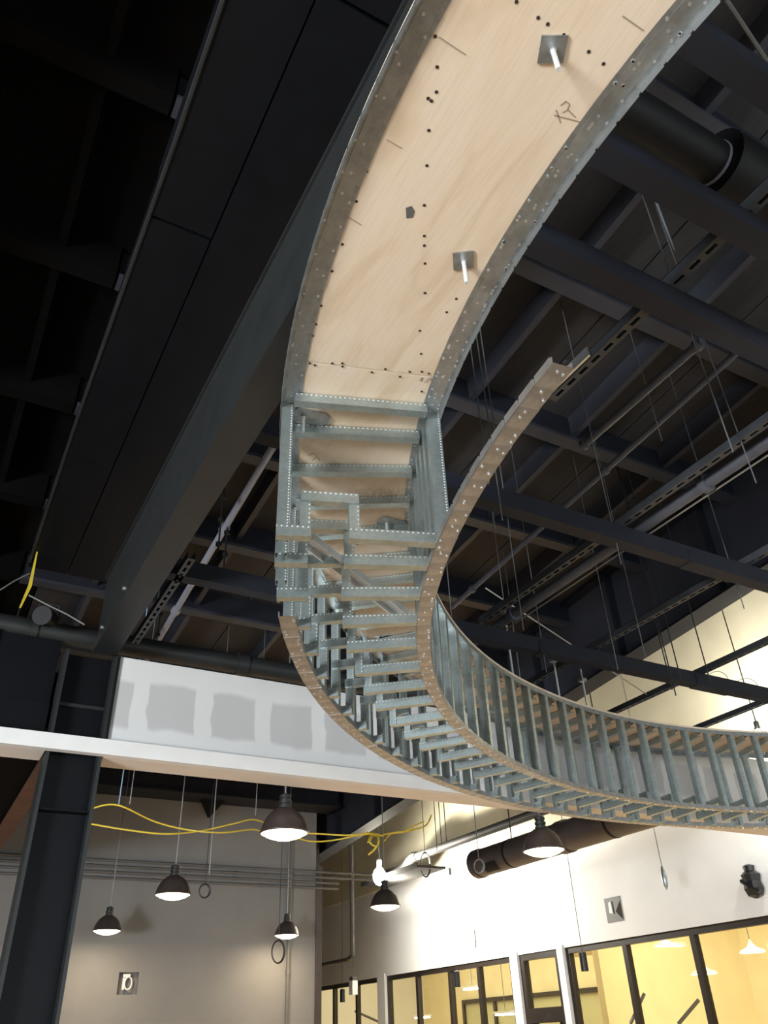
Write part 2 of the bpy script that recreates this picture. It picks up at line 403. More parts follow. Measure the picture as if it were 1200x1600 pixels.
# ------------------------------------------------------------------ the ring soffit frame
CX, CY = 5.79, .742
RO, RI = 5.155, 4.435
H2 = 1.65
def h1(th):                                   # underside of the plywood above the eye
    return 2.345+.055*max(0., min(1., (165-th)/55))
def pol(r, th, h): return Vector((CX+r*math.cos(R(th)), CY+r*math.sin(R(th)), Z(h)))
T_END, T_NEAR = 44.0, 224.0
ring = thing('ring_soffit_frame', 'large curved soffit ring of plywood and galvanized steel studs hung overhead', 'soffit frame', (CX, CY, Z(H2)))
# plywood panels (annular sectors)
joints = [224, 205.5, 184.8+2.2, 163.2, 142.0, 121, 100, 79, 58, 44]
for a, b in zip(joints[:-1], joints[1:]):
    mb = MB(); n = max(3, int((a-b)/1.5)); g = .03
    ths = [a-g-(a-b-2*g)*i/n for i in range(n+1)]
    vs_ = []
    for th in ths:
        for r, dz in ((RI+.002, 0), (RO-.004, 0), (RO-.004, .018), (RI+.002, .018)): vs_.append(pol(r, th, h1(th)+dz))
    fs = [(0, 1, 2, 3), tuple(n*4+k for k in (3, 2, 1, 0))]
    for i in range(n):
        for k in range(4):
            k2 = (k+1) % 4; fs.append((i*4+k, (i+1)*4+k, (i+1)*4+k2, i*4+k2))
    mb.add(vs_, fs); build('plywood_panel', mb, 'plywood', ring)

# flexible curved track: a thin strap with overlapping plate segments
def seg_mesh(name, w, L, leg, up, legs, matn):
    mb = MB(); t = .0016; s = 1 if up else -1
    mb.box((-w/2, -L/2, min(0, s*t)), (w/2, L/2, max(0, s*t)))
    for sx in legs:
        x0 = sx*w/2
        lo, hi = (0, s*leg) if up else (s*leg, 0)
        mb.box((min(x0, x0-sx*t), -L/2+.004, lo), (max(x0, x0-sx*t), L/2-.012, hi))
        mb.box((min(x0+sx*.001, x0-sx*t), L/2-.012, lo+(0 if up else leg*.25)), (max(x0+sx*.001, x0-sx*t), L/2-.001, hi-(leg*.25 if up else 0)))
    me = mb.mesh(name); me.materials.append(M[matn]); return me
def track(name, rmid, w, th0, th1, hf, up, matn, leg=.034, step=1.28, screws=2, legs=(-1, 1)):
    mb = MB(); n = int((th0-th1)/2); s = 1 if up else -1
    ths = [th0-(th0-th1)*i/n for i in range(n+1)]; vs_ = []; fs = []
    for th in ths:
        for r in (rmid-w*.30, rmid+w*.30):
            for dz in (.0025*s, .004*s): vs_.append(pol(r, th, hf(th)+dz))
    for i in range(n):
        b = i*4; c = b+4
        fs += [(b, b+2, c+2, c), (b+1, c+1, c+3, b+3), (b, c, c+1, b+1), (b+2, b+3, c+3, c+2)]
    mb.add(vs_, fs); tr = build(name, mb, matn, ring)
    me = seg_mesh('track_segment', w, R(step)*rmid*1.04, leg, up, legs, matn)
    th = th0-step/2; i = 0
    while th > th1:
        inst('track_segment', me, tr, pol(rmid, th, hf(th)+(.0007*(i % 2))*s), (R(random.uniform(-.5, .5)), R(random.uniform(-.6, .6)), R(th+random.uniform(-.35, .35))))
        th -= step; i += 1
    # screw heads
    mb = MB(); th = th0-.6
    while th > th1:
        for q in range(screws):
            r = rmid+w*random.choice((-.32, .05, .33))+random.uniform(-.004, .004); tt = th+random.uniform(-.4, .4)
            c = pol(r, tt, hf(tt)-(.001 if up else .003)); a = [(c.x+.0055*math.cos(k*math.pi/3), c.y+.0055*math.sin(k*math.pi/3), c.z-.002) for k in range(6)]
            mb.add(a+[(p[0], p[1], p[2]+.004) for p in a], [tuple(range(6))]+[(k, (k+1) % 6, 6+(k+1) % 6, 6+k) for k in range(6)])
        th -= step
    stuff(build('screws', mb, 'zinc', tr)); return tr
track('lower_outer_track', 5.115, .08, 152.4, T_END, lambda t: H2-.003, True, 'track')
track('lower_inner_track', 4.470, .072, 173.8, T_END, lambda t: H2-.003, True, 'track')
track('upper_outer_track', 5.110, .088, T_NEAR, T_END, lambda t: h1(t)-.001, False, 'galv', legs=(1,))
track('upper_inner_track', 4.482, .090, T_NEAR, T_END, lambda t: h1(t)-.001, False, 'galv', screws=5, legs=(-1,))
# end tab with bolt hole on the free end of the lower inner track
mb = MB(); c = pol(4.470, 174.0, H2-.004)
mb.tube([c+Vector((0, 0, -.004)), c+Vector((0, 0, .004))], .009, 10); build('track_bolt', mb, 'rubber', ring)

# C-shaped steel studs: web faces the +theta side, open side away
def cstud(name, w, d, L, lip=.010, t=.0016):
    # local: x across web (width w), y depth d (web at y=+d/2), z length L from 0
    h = w/2; e = d/2
    poly = [(-h, e), (-h, -e), (-h+lip, -e), (-h+lip, -e+t), (-h+t, -e+t), (-h+t, e-t), (h-t, e-t), (h-t, -e+t), (h-lip, -e+t), (h-lip, -e), (h, -e), (h, e)]
    mb = MB(); mb.prism(poly, (0, 0, 0), (1, 0, 0), (0, 1, 0), (0, 0, 1), L)
    for k_ in range(2, len(mb.uv)):
        if k_-2 not in (0, 11): mb.uv[k_] = None
    me = mb.mesh(name); me.materials.append(M['stud']); return me
SD = .042
me_outer = cstud('outer_stud', .050, SD, 1.0); me_inner = cstud('inner_stud', .060, SD, 1.0)
me_groove = cstud('groove_stud', .042, SD, .215)
me_bo = cstud('outer_bottom_stud', .050, SD, .137); me_bi = cstud('inner_bottom_stud', .050, SD, .375)
me_gt = cstud('groove_top_stud', .048, SD, .235); me_top = cstud('top_cross_stud', .046, SD, .585)
def upright(name, me, r, th, h_lo, h_hi, unit=True):
    # local x -> radial outwards, y -> +theta tangent, z up
    return inst(name, me, ring, pol(r, th, h_lo), (0, 0, R(th)), (1, 1, (h_hi-h_lo) if unit else 1))
def flat(name, me, r_in, th, h_lo, w, skew=0.):
    # length along radial (outwards), web vertical on the +theta side
    c = pol(r_in, th, h_lo+w/2)
    er = Vector((math.cos(R(th+skew)), math.sin(R(th+skew)), 0)); et = Vector((-er.y, er.x, 0)); ez = Vector((0, 0, 1))
    # columns: local x -> -ez... keep right handed: x = et x er
    mt = Matrix((ez*-1, et, er)).transposed()
    if mt.determinant() < 0: mt = Matrix((ez, et, er)).transposed()
    return inst(name, me, ring, c, mt)
stations = [160.0, 157.6, 154.15, 150.75, 147.2, 143.55, 140.1]
while stations[-1] > T_END+4: stations.append(stations[-1]-3.5)
for i, th in enumerate(stations):
    jt = random.uniform(-.12, .12); ht = h1(th)
    upright('outer_stud', me_outer, 5.124, th, H2, ht-.002)
    upright('inner_stud', me_inner, 4.470, th, H2, ht-.002)
    upright('groove_stud', me_groove, 5.035, th, H2+.002, 0, False)
    upright('groove_stud', me_groove, 4.838, th+.05, H2+.002, 0, False)
    flat('outer_bottom_stud', me_bo, 5.013, th+.15, H2+.0, .05)
    flat('inner_bottom_stud', me_bi, 4.486, th+.12+jt, H2+.0, .05, random.uniform(-.6, .6))
    flat('groove_top_stud', me_gt, 4.820, th+.15, H2+.170, .048, random.uniform(-.6, .6))
    flat('top_cross_stud', me_top, 4.512, th+.75+jt, ht-.052, .046, random.uniform(-1.2, 2.6) if i > 2 else 0.2)
# extra studs doubling the first inner and outer uprights
for th in (158.8, 156.2):
    upright('inner_stud', me_inner, 4.470, th, H2, h1(th)-.002)
    upright('outer_stud', me_outer, 5.124, th-.2, H2, h1(th)-.002)
# diagonal kicker inside the ring
a = pol(5.02, 156.3, 1.86); b = pol(4.56, 148.2, 1.80); L = (b-a).length
me = cstud('diagonal_brace', .075, .035, L, lip=.008); me.materials.clear(); me.materials.append(M['bright_zinc']); az = (b-a).normalized(); ay = Vector((0, 0, 1)); ay = (ay-az*ay.dot(az)).normalized(); ax = ay.cross(az)
inst('diagonal_brace', me, ring, a, Matrix((ax, ay, az)).transposed())

# screw holes and pencil marks on the plywood underside
mb = MB()
def dot(px, py, r=.0055):
    c = hh(px, py, 2.3435); a = [(c.x+r*math.cos(k*math.pi/4), c.y+r*math.sin(k*math.pi/4), c.z) for k in range(8)]
    mb.add(a+[(p[0], p[1], p[2]+.0012) for p in a], [tuple(range(8))]+[(k, (k+1) % 8, 8+(k+1) % 8, 8+k) for k in range(8)])
for q in [(807,3),(841,28),(856,38),(881,55),(920,81),(943,100),(680,57),(683,105),(682,144),(674,158),(669,154),(670,204),(667,259),(663,321),(663,369),(663,384),(664,412),(664,458),(713,467),(698,488),(656,517),(658,553),(573,268),(557,315),(535,382),(519,424),(502,478),(494,507),(489,525),
          (484,568),(492,571),(519,568),(535,568),(535,573),(581,582),(602,577),(640,581),(659,581),(670,584),(625,589),(659,612)]: dot(*q)
stuff(build('screw_holes', mb, 'hole', ring))
mb = MB()
def stroke(pts, h, wd=.004):
    P = [hh(x, y, h) for x, y in pts]
    for p, q in zip(P[:-1], P[1:]):
        t_ = (q-p); t_.z = 0
        if t_.length < 1e-5: continue
        nrm = Vector((-t_.y, t_.x, 0)).normalized()*wd/2; up = Vector((0, 0, .001))
        c_ = [p+nrm, q+nrm, q-nrm, p-nrm]
        mb.add(c_+[k_+up for k_ in c_], [(0, 3, 2, 1), (4, 5, 6, 7), (0, 1, 5, 4), (1, 2, 6, 5), (2, 3, 7, 6), (3, 0, 4, 7)])
hp = 2.3437
for s_ in [[(866,180),(905,190)],[(869,172),(876,192)],[(876,165),(884,158),(890,163),(886,172),(879,176)],[(888,172),(900,184)],
           [(973,25),(1006,48)],[(686,58),(728,86)],[(604,218),(628,232)],[(545,340),(565,352)],[(655,595),(660,590),(657,596)],[(664,598),(670,590)],[(672,590),(675,598),(680,590),(684,598),(690,592),(697,594)]]:
    stroke(s_, hp, .0035)
stuff(build('pencil_marks', mb, 'pencil', ring)); mb = MB()
# printed stamp between the studs, and a scribble
ss = 2.3437
for s_ in [[(556,766),(556,780),(572,780)],[(556,766),(578,764)],[(560,770),(572,769),(572,776)],[(578,764),(590,778)],[(590,764),(578,778)],[(596,763),(597,779)],[(600,763),(601,779)],[(606,762),(618,778)],[(618,761),(607,776)],[(622,761),(624,777),(632,775)],[(622,761),(632,760)],
           [(482,712),(490,708),(496,714),(500,720)],[(488,720),(494,714)]]:
    stroke(s_, ss, .005)
stuff(build('printed_stamp', mb, 'pencil_faint', ring))
# grey patch on the plywood
mb = MB(); c = [hh(*q, 2.3436) for q in [(634,325),(643,322),(648,330),(645,340),(635,341)]]
mb.add(c+[p+Vector((0, 0, .001)) for p in c], [(4,3,2,1,0)]+[(k,(k+1)%5,5+(k+1)%5,5+k) for k in range(5)]); build('patch', mb, 'conduit', ring)

# ------------------------------------------------------------------ threaded rods that carry the ring
def rod(px, py, below, top, label, strap=False, rot=20., hz=None):
    h = h1(165) if hz is None else hz
    c = hh(px, py, h); t_ = thing('threaded_rod', label, 'threaded rod', (c.x, c.y, c.z), 'threaded rods carrying the ring')
    build('rod', MB().tube([(c.x, c.y, c.z-below), (c.x, c.y, Z(top))], 0.0078, 8), 'bright_zinc', t_, True)
    s = .038; ca, sa = math.cos(R(rot)), math.sin(R(rot))
    if strap:
        pl = [(-.045, -.03), (-.045, .03), (-.03, .045), (.09, .045), (.12, .02), (.12, -.02), (.09, -.045), (-.03, -.045)]
    else: pl = [(-s, -s), (s, -s), (s, s), (-s, s)]
    mb = MB(); mb.prism([(a*ca-b*sa, a*sa+b*ca) for a, b in pl], (c.x, c.y, c.z-.006), (1,0,0), (0,1,0), (0,0,1), .006); build('plate_washer', mb, 'plate', t_)
    mb = MB(); mb.prism([(.011*math.cos(k*math.pi/3), .011*math.sin(k*math.pi/3)) for k in range(6)], (c.x, c.y, c.z-.016), (1,0,0), (0,1,0), (0,0,1), .0098); build('nut', mb, 'zinc', t_)
    return t_
rod(863, 76, .115, 2.9, 'threaded rod and square washer at the top of the bare plywood', rot=62)
rod(724, 406, .125, 2.9, 'threaded rod and square washer halfway down the bare plywood', rot=55)
rod(474, 648, .10, 2.9, 'threaded rod with long plate washer in the first framed bay', True, rot=-8)
rod(604, 815, .06, 2.9, 'threaded rod with plate washer left of the inner studs', True, rot=-4, hz=2.355)
rod(590, 992, .08, 2.9, 'threaded rod with plate washer deep between the bottom studs', True, rot=5, hz=2.385)
for q, l in (((803, 1046), 'bright rod rising behind the inner edge below the lowest dark beam'), ((876, 1078), 'short bright rod clamped to the slotted strut above the ring'), ((922, 1106), 'long bright rod clamped to the slotted strut above the far ring edge')):
    d_ = Vector((q[0], q[1])); p = hh(q[0], q[1]+22, 2.42)
    t_ = thing('hanger_rod', l, 'rod', (p.x, p.y, Z(2.40)), 'bright hanger rods above the ring')
    build('rod', MB().tube([(p.x, p.y, Z(2.36)), (p.x, p.y, Z(2.95))], .009, 8), 'bright_zinc', t_, True)
    build('clamp', MB().box((p.x-.03, p.y-.03, Z(2.82)), (p.x+.03, p.y+.03, Z(2.848))), 'zinc', t_)

# ------------------------------------------------------------------ heavy steel
def box_thing(name, label, cat, parts, loc, group=None):
    t_ = thing(name, label, cat, loc, group)
    for pn, lo, hi, mt in parts: build(pn, MB().box(lo, hi), mt, t_)
    return t_
# big beam left of the ring
bb = box_thing('main_beam', 'deep dark grey steel beam running left of the plywood ring', 'beam',
    [('bottom_flange', (.85, -7.5, Z(2.60)), (1.035, 6.14, Z(2.625)), 'beam_grey'),
     ('body', (.865, -7.5, Z(2.625)), (1.02, 6.12, Z(3.26)), 'beam_grey'),
     ('top_flange', (.85, -7.5, Z(3.26)), (1.035, 6.14, Z(3.285)), 'beam_grey')], (.94, 0, Z(2.6)))
for y in (5.2, 5.9):
    build('bolt', MB().tube([(.845, y, Z(2.72)), (.866, y, Z(2.72))], .014, 8), 'zinc', bb)
# wide black duct above and left of the beam
dk = thing('rectangular_duct', 'wide black rectangular duct along the dark upper left ceiling', 'duct', (.6, 0, Z(3.9)))
for i, (x0, x1, y0, y1) in enumerate([(.30, .655, -7, -1.0), (.30, .655, -.98, 3.0), (.30, .655, 3.02, 7.4), (.665, 1.2, -7, 1.5), (.665, 1.2, 1.52, 7.4)]):
    build('duct_panel', MB().box((x0, y0, Z(3.9)), (x1, y1, Z(4.35 if y1 < 5 else 4.25))), 'black_gloss', dk)
build('edge_bead', MB().tube([(.295, -7, Z(3.905)), (.285, 0, Z(3.90)), (.30, 2.5, Z(3.90)), (.29, 5, Z(3.905)), (.30, 7.3, Z(3.9))], .012, 6), 'beam_grey', dk)
dk2 = box_thing('ceiling_beam', 'black beam lost in the dark far left ceiling', 'beam', [('body', (-1.9, -7, Z(3.9)), (-1.6, 7.0, Z(4.4)), 'black_roof'), ('bottom_flange', (-1.98, -7, Z(3.86)), (-1.52, 7.0, Z(3.9)), 'black_roof')], (-1.75, 0, Z(3.9)))

# square tube beams hung across the ceiling
HB = 2.72
xb = [(.575, 'farthest right of the dark cross beams, top right corner'), (1.03, 'dark cross beam just below the round duct at upper right'),
      (1.475, 'dark cross beam in front of the upper slotted strut'), (3.15, 'dark cross beam crossing in front of the middle struts and pipe'), (4.85, 'lowest dark cross beam, running just above the far ring')]
for i, (y, lab) in enumerate(xb):
    t_ = thing('cross_beam', lab, 'beam', (1.05, y, Z(HB)), 'dark cross beams')
    build('tube', MB().box((1.04, y, Z(HB)), (9.98, y+.1, Z(HB+.13))), 'navy', t_)
    build('end_plate', MB().box((9.982, y-.04, Z(HB-.04)), (9.998, y+.14, Z(HB+.17))), 'navy', t_)
    if i >= 2:
        for q in ((3.6, 5.2) if i == 2 else (4.3, 6.2)):
            build('splice_plate', MB().box((q, y-.006, Z(HB-.006)), (q+.5, y+.106, Z(HB+.1))), 'navy', t_)

# girder along the right bay
def gbot(y): return 3.77-.08*(y-4.45)
gd = thing('plate_girder', 'deep navy plate girder below the cream wall at right', 'girder', (XG, 8, Z(3.4)))
def gbox(name, x0, x1, y0, y1, f0, f1, mt):
    mb = MB(); P = []
    for f in (f0, f1):
        for (a, b) in ((x0, y0), (x1, y0), (x1, y1), (x0, y1)): P.append((a, b, Z(f(b))))
    mb.add(P, [(0,3,2,1),(4,5,6,7),(0,1,5,4),(1,2,6,5),(2,3,7,6),(3,0,4,7)]); return build(name, mb, mt, gd)
gbox('web', XG-.008, XG+.008, -7.5, 27.5, lambda y: gbot(y)+.03, lambda y: roof(y)+.16, 'navy_light')
gbox('bottom_flange', XG-.14, XG+.14, -7.5, 27.5, gbot, lambda y: gbot(y)+.03, 'navy')
gbox('top_flange', XG-.14, XG+.14, -7.5, 27.5, lambda y: roof(y)+.16, lambda y: roof(y)+.2, 'navy')
for y in [-4.6+1.55*k for k in range(20)]:
    gbox('stiffener', XG-.12, XG-.009, y, y+.025, lambda q: gbot(q)+.031, lambda q: roof(q)+.158, 'navy')
gbox('bearing_block', XG-.2, XG+.35, 8.55, 9.0, lambda y: gbot(y)-.16, lambda y: gbot(y)-.001, 'black')

# column and bulkhead
col = thing('steel_column', 'black wide flange steel column under the white ledge at left', 'column', (.85, 6.2, 0))
for x0 in (.655, 1.02): build('flange', MB().box((x0, 6.085, 0), (x0+.024, 6.315, Z(2.58))), 'beam_grey', col)  # flanges greyer than the shaded web: their lit edges are put into the colour
build('web', MB().box((.679, 6.19, 0), (1.02, 6.206, Z(2.58))), 'black_gloss', col)
build('stiffener_plate', MB().box((.68, 6.10, Z(1.40)), (1.019, 6.189, Z(1.412))), 'black_gloss', col)
build('base_plate', MB().box((.56, 6.0, 0), (1.14, 6.4, .025)), 'beam_grey', col)
bk = thing('bulkhead', 'white unfinished drywall bulkhead with a ledge behind the ring', 'bulkhead', (5, 6.1, Z(1.79)))
build('drywall_face', MB().box((1.07, 6.12, Z(1.905)), (9.98, 6.22, Z(2.60))), 'gypsum', bk)
build('ledge_front', MB().box((-8.98, 6.0, Z(1.79)), (9.98, 6.07, Z(1.90))), 'trim_white', bk)
build('ledge_soffit', MB().box((-8.98, 6.071, Z(1.79)), (.645, 6.33, Z(1.81))), 'warm_lit_trim', bk)
build('ledge_soffit', MB().box((1.052, 6.071, Z(1.79)), (9.98, 6.33, Z(1.81))), 'warm_lit_trim', bk)
build('ledge_top', MB().box((1.052, 6.071, Z(1.885)), (9.98, 6.33, Z(1.90))), 'trim_white', bk)
build('ledge_top', MB().box((-8.98, 6.071, Z(1.885)), (.645, 6.33, Z(1.90))), 'trim_white', bk)
build('edge_bead', MB().box((1.046, 6.10, Z(1.905)), (1.068, 6.23, Z(2.60))), 'beam_grey', bk)
dp = thing('dark_panel_wall', 'black unlit wall panel above the white ledge at far left', 'wall panel', (-2, 6.25, Z(1.905)))
for i, (x0, x1, z0, z1) in enumerate([(-8.98, .15, 1.905, 2.72), (.16, .63, 1.905, 2.2), (.16, .63, 2.21, 2.72)]):
    build('panel', MB().box((x0, 6.24+.04*(i == 2), Z(z0)), (x1, 6.30, Z(z1))), 'black_gloss' if i else 'navy', dp)
build('rail', MB().box((.68, 6.15, Z(2.16)), (1.018, 6.188, Z(2.185))), 'beam_grey', dp)

# ------------------------------------------------------------------ ducts and pipes
def pipe_thing(name, label, cat, p0, p1, r, mt, rings=(), group=None, n=16):
    p0, p1 = Vector(p0), Vector(p1); t_ = thing(name, label, cat, (p0+p1)/2, group)
    build('pipe', MB().tube([p0, p1], r, n), mt, t_, True)
    for f, rr, ln, mt2 in rings:
        c = p0.lerp(p1, f); d_ = (p1-p0).normalized()*ln/2
        build('coupling', MB().tube([c-d_, c+d_], rr, n), mt2, t_, True)
    return t_
pipe_thing('main_pipe', 'dark pipe with a coupling along the top of the drywall bulkhead', 'pipe', (-6, 6.34, Z(2.80)), (6.1, 6.34, Z(2.80)), .085, 'beam_grey', [(.673, .10, .10, 'beam_grey'), (.53, .098, .05, 'beam_grey')])
dn = thing('round_duct', 'black round duct with a pale seam ring in the upper right ceiling', 'duct', (3, 1.35, Z(4.0)))
build('duct_section', MB().tube([(1.4, 1.33, Z(4.0)), (2.97, 1.33, Z(4.0))], .125, 24), 'black', dn, True)
build('seam_ring', MB().tube([(2.972, 1.33, Z(4.0)), (2.99, 1.33, Z(4.0))], .130, 24), 'pipe_light', dn, True)
build('duct_section', MB().tube([(2.992, 1.33, Z(4.0)), (6.6, 1.33, Z(4.0))], .20, 24), 'black', dn, True)
ld = thing('spiral_duct', 'dark spiral duct behind the pendant lamp below the ledge', 'duct', (7.2, 8, Z(2.05)))
build('duct_section', MB().tube([(7.2, 10.12, Z(2.05)), (7.2, 8.2, Z(2.05))], .185, 28), 'bronze', ld, True)
build('duct_section', MB().tube([(7.2, 8.19, Z(2.05)), (7.2, 6.46, Z(2.05))], .185, 28), 'bronze', ld, True)
build('coupling', MB().tube([(7.2, 8.26, Z(2.05)), (7.2, 8.12, Z(2.05))], .200, 28), 'bronze', ld, True)
build('coupling', MB().tube([(7.2, 10.16, Z(2.05)), (7.2, 10.06, Z(2.05))], .197, 28), 'bronze', ld, True)
build('end_cap', MB().tube([(7.2, 10.165, Z(2.05)), (7.2, 10.13, Z(2.05))], .15, 24), 'black', ld, True)
for y in (9.3, 7.3):
    build('hanger_strap', MB().tube([(7.2, y, Z(2.235)), (7.2, y, Z(6.2))], .008, 6), 'wire_dark', ld)
    build('strap_band', MB().tube([(7.2, y-.02, Z(2.05)), (7.2, y+.02, Z(2.05))], .189, 24), 'black', ld, True)
mb = MB()
for i in range(5):
    a0 = R(200+i*9); a1 = R(200+(i+1)*9)
    mb.add([(7.2+.188*math.cos(a), y, Z(2.05)+.188*math.sin(a)) for a in (a0, a1) for y in (9.5, 9.82)], [(0, 1, 3, 2)])
build('access_cover', mb, 'black', ld)
dr = thing('drain_pipe', 'grey drain pipe with an offset bend against the bright wall', 'pipe', (8.8, 13, Z(3)))
P = [hx(600, 1378, 8.8), hx(628, 1358, 8.8), hx(640, 1344, 8.8), hx(652, 1338, 8.8), hx(780, 1291, 8.8)]
P[0].z = P[1].z; e_ = P[4]+(P[4]-P[3])*1.1
P[4].z = P[3].z; e_.z = P[3].z
build('pipe', MB().tube([P[3], P[4], e_], .075, 14), 'pipe_dark', dr, True)
build('bend', MB().tube([P[3], P[3].lerp(P[2], .5)+Vector((0, 0, .03)), P[2], P[2].lerp(P[1], .6)-Vector((0, 0, .03)), P[1], P[0]], 0.088, 14), 'pipe_dark', dr, True)
tr_ = thing('cable_tray', 'flat dark tray ending beside the glaring work light', 'tray', hx(640, 1372, 8.4))
a, b = hx(585, 1367, 8.4), hx(676, 1374, 8.4); z = (a.z+b.z)/2
build('tray_plate', MB().box((8.1, min(a.y, b.y), z-.02), (8.7, max(a.y, b.y), z+.02)), 'pipe_dark', tr_)
build('lip', MB().box((8.08, min(a.y, b.y), z-.03), (8.1, max(a.y, b.y), z+.06)), 'pipe_dark', tr_)

# sprinkler and conduit lines on the ceiling (dir Y)
pipe_thing('sprinkler_pipe', 'pale lavender sprinkler pipe between the main beam and the ring', 'pipe', (1.88, 3.5, Z(4.48)), (1.90, 9.6, Z(3.84)), .033, 'pipe_light', [(.47, .05, .07, 'pipe_light'), (.73, .05, .07, 'pipe_light')])
a, b = hh(910, 697, 3.9), hh(1097, 533, 3.9)
pipe_thing('short_pipe', 'short blue grey pipe length hung nearest the upper slotted strut', 'pipe', a, b, .032, 'pipe_blue', [(.02, .045, .04, 'pipe_blue'), (.97, .045, .04, 'pipe_blue')])
a, b = hh(706, 949, 3.75), hh(1157, 546, 4.1)
pipe_thing('ceiling_pipe', 'long thin blue grey pipe rising from ring to upper right', 'pipe', a, b, .026, 'pipe_blue', [(.1, .04, .05, 'pipe_blue'), (.42, .04, .05, 'pipe_blue'), (.62, .04, .05, 'pipe_blue')])
pipe_thing('ceiling_pipe', 'thick slate pipe right of the middle strut pair', 'pipe', (3.90, 5.4, Z(2.90)), (3.90, -2, Z(2.90)), .042, 'pipe_blue', [(.10, .06, .05, 'pipe_blue'), (.38, .06, .05, 'pipe_blue')])
pipe_thing('thin_conduit', 'thin tan conduit just below the thick slate pipe', 'conduit', (3.98, 5.1, Z(2.875)), (3.98, -2, Z(2.875)), .006, 'wire_tan')

# slotted strut channels
def strut(X, h, y0, y1, label, slots=True, w=.056, dp_=.056, mt='strut'):
    t_ = thing('strut_channel', label, 'strut channel', (X, (y0+y1)/2, Z(h)), 'slotted strut channels')
    z0 = Z(h); tk = .004
    mb = MB(); mb.box((X-w/2, y0, z0), (X-w/2+tk, y1, z0+dp_)); mb.box((X+w/2-tk, y0, z0), (X+w/2, y1, z0+dp_))
    mb.box((X-w/2, y0, z0+dp_-tk), (X-w/2+.016, y1, z0+dp_)); mb.box((X+w/2-.016, y0, z0+dp_-tk), (X+w/2, y1, z0+dp_))
    build('side_walls', mb, mt, t_)
    mb = MB()
    if slots:
        mb.box((X-w/2+tk, y0, z0), (X-.010, y1, z0+tk)); mb.box((X+.010, y0, z0), (X+w/2-tk, y1, z0+tk))
        y = y0
        while y < y1-.03:
            mb.box((X-.010, y, z0), (X+.010, min(y+.036, y1), z0+tk)); y += .095
    else: mb.box((X-w/2+tk, y0, z0), (X+w/2-tk, y1, z0+tk))
    build('slotted_base' if slots else 'base', mb, mt, t_)
    return t_
HS = HB+.134
s1 = strut(2.45, HS, -3.0, 2.36, 'slotted strut passing above the free end of the lower track')
build('sunlit_flange_end', MB().box((2.398, 2.0, Z(HS)), (2.412, 2.37, Z(HS+.06))), 'zinc', s1)  # bright strip added for the sunlit end of the strut's flange
strut(3.70, HS, -2.0, 4.84, 'left strut of the middle pair beside the thick slate pipe')
strut(4.95, HS, -1.5, 6.2, 'slotted strut holding the bright rods in front of the girder')
strut(6.33, HS, 1.0, 7.2, 'slotted strut carrying the diagonal wire clamp before the cream wall')
strut(7.65, HS, 2.0, 7.4, 'slotted strut at the right edge near the caged lamp')
strut(1.16, 2.72, 4.6, 6.1, 'short slotted strut tucked along the main beam flange', mt='strut')

# ------------------------------------------------------------------ wires and hanger rods
def wire(px, py, h, up=None, down=None, label='', mt='wire', r=.0042, nm='hanger_wire', group='vertical hanger wires under the roof'):
    p = hh(px, py, h); top = Z(roof(p.y)+.219 if p.x < XG-.15 else 6.2) if up is None else Z(up); bot = Z(h if down is None else down)
    o = build(nm, MB().tube([(p.x, p.y, bot), (p.x, p.y, top)], r, 6), mt); tag(o, label, 'wire', group); return o
LW = ['hanger wire ending on the middle strut pair nearest the cross beam crossing', 'hanger wire ending on the middle strut pair at the right edge', 'thinner hanger wire just left of the one at the right edge', 'hanger wire just left of the bright rod behind the lowest cross beam', 'hanger wire right of the thin pipe above the lowest cross beam', 'hanger wire beside the lower inner track above the far ring', 'hanger wire falling across the girder left of its middle stiffener', 'hanger wire falling across the middle of the girder web', 'hanger wire crossing the end of the thick slate pipe', 'middle hanger wire left of the curved lower track', 'left hanger wire beside the inner studs and curved track', 'right hanger wire passing behind the curved lower track', 'hanger wire dropping in front of the cream wall under the right strut', 'hanger wire dropping between the short pipe and the thin pipe']
for i_, q in enumerate([(957, 822, HS, None), (1158, 690, HS, None), (1122, 640, HS, None), (796, 1005, HS, None), (810, 930, HS, None), (704, 947, HS, None),
          (955, 996, HS, None), (996, 974, HS, None), (846, 1000, HS, None), (768, 692, 3.2, 2.6), (757, 705, 3.2, 2.6), (777, 700, 3.3, 2.6), (1148, 905, HS, 2.6), (1020, 640, 3.9, None)]):
    wire(q[0], q[1], q[2], None, q[3] if q[3] else q[2]-.3, LW[i_])
LB = ['leftmost black cable of the close three before the cream wall', 'middle black cable of the close three before the cream wall', 'right black cable of the close three before the cream wall', 'lone black cable right of the close three before the cream wall']
for i_, q in enumerate([(1036, 1020, HS), (1042, 1030, HS), (1048, 1000, HS), (1093, 1005, HS)]):
    wire(q[0], q[1], q[2], None, 2.5, LB[i_], 'wire_dark', .006, 'hanger_cable', 'black cables before the cream wall')
LG = 'thin grey wire hanging behind the ledge below the bulkhead'
for x_, y_ in ((188, 1240), (205, 1240), (333, 1290), (400, 1260)):
    p = hy(x_, y_, 8.2 if x_ < 300 else 9.0)
    o = build('hanger_wire', MB().tube([(p.x, p.y, p.z-(.5 if x_ == 333 else .1)), (p.x, p.y, Z(roof(p.y))+.219)], .006, 6), 'wire' if x_ != 188 else 'blue_cable')
    if x_ == 188: tag(o, 'pale blue cable hanging beside the column under the ledge', 'wire')
    else: tag(o, {205: 'grey wire beside the pale blue cable under the ledge', 333: 'long grey wire falling to the coil on the grey wall', 400: 'grey wire left of the largest pendant lamp'}[x_], 'wire', 'grey wires behind the ledge')
def span(name, label, P, r, mt, cat='wire', group=None, n=6):
    o = build(name, MB().tube(P, r, n), mt, None, True); return tag(o, label, cat, group)
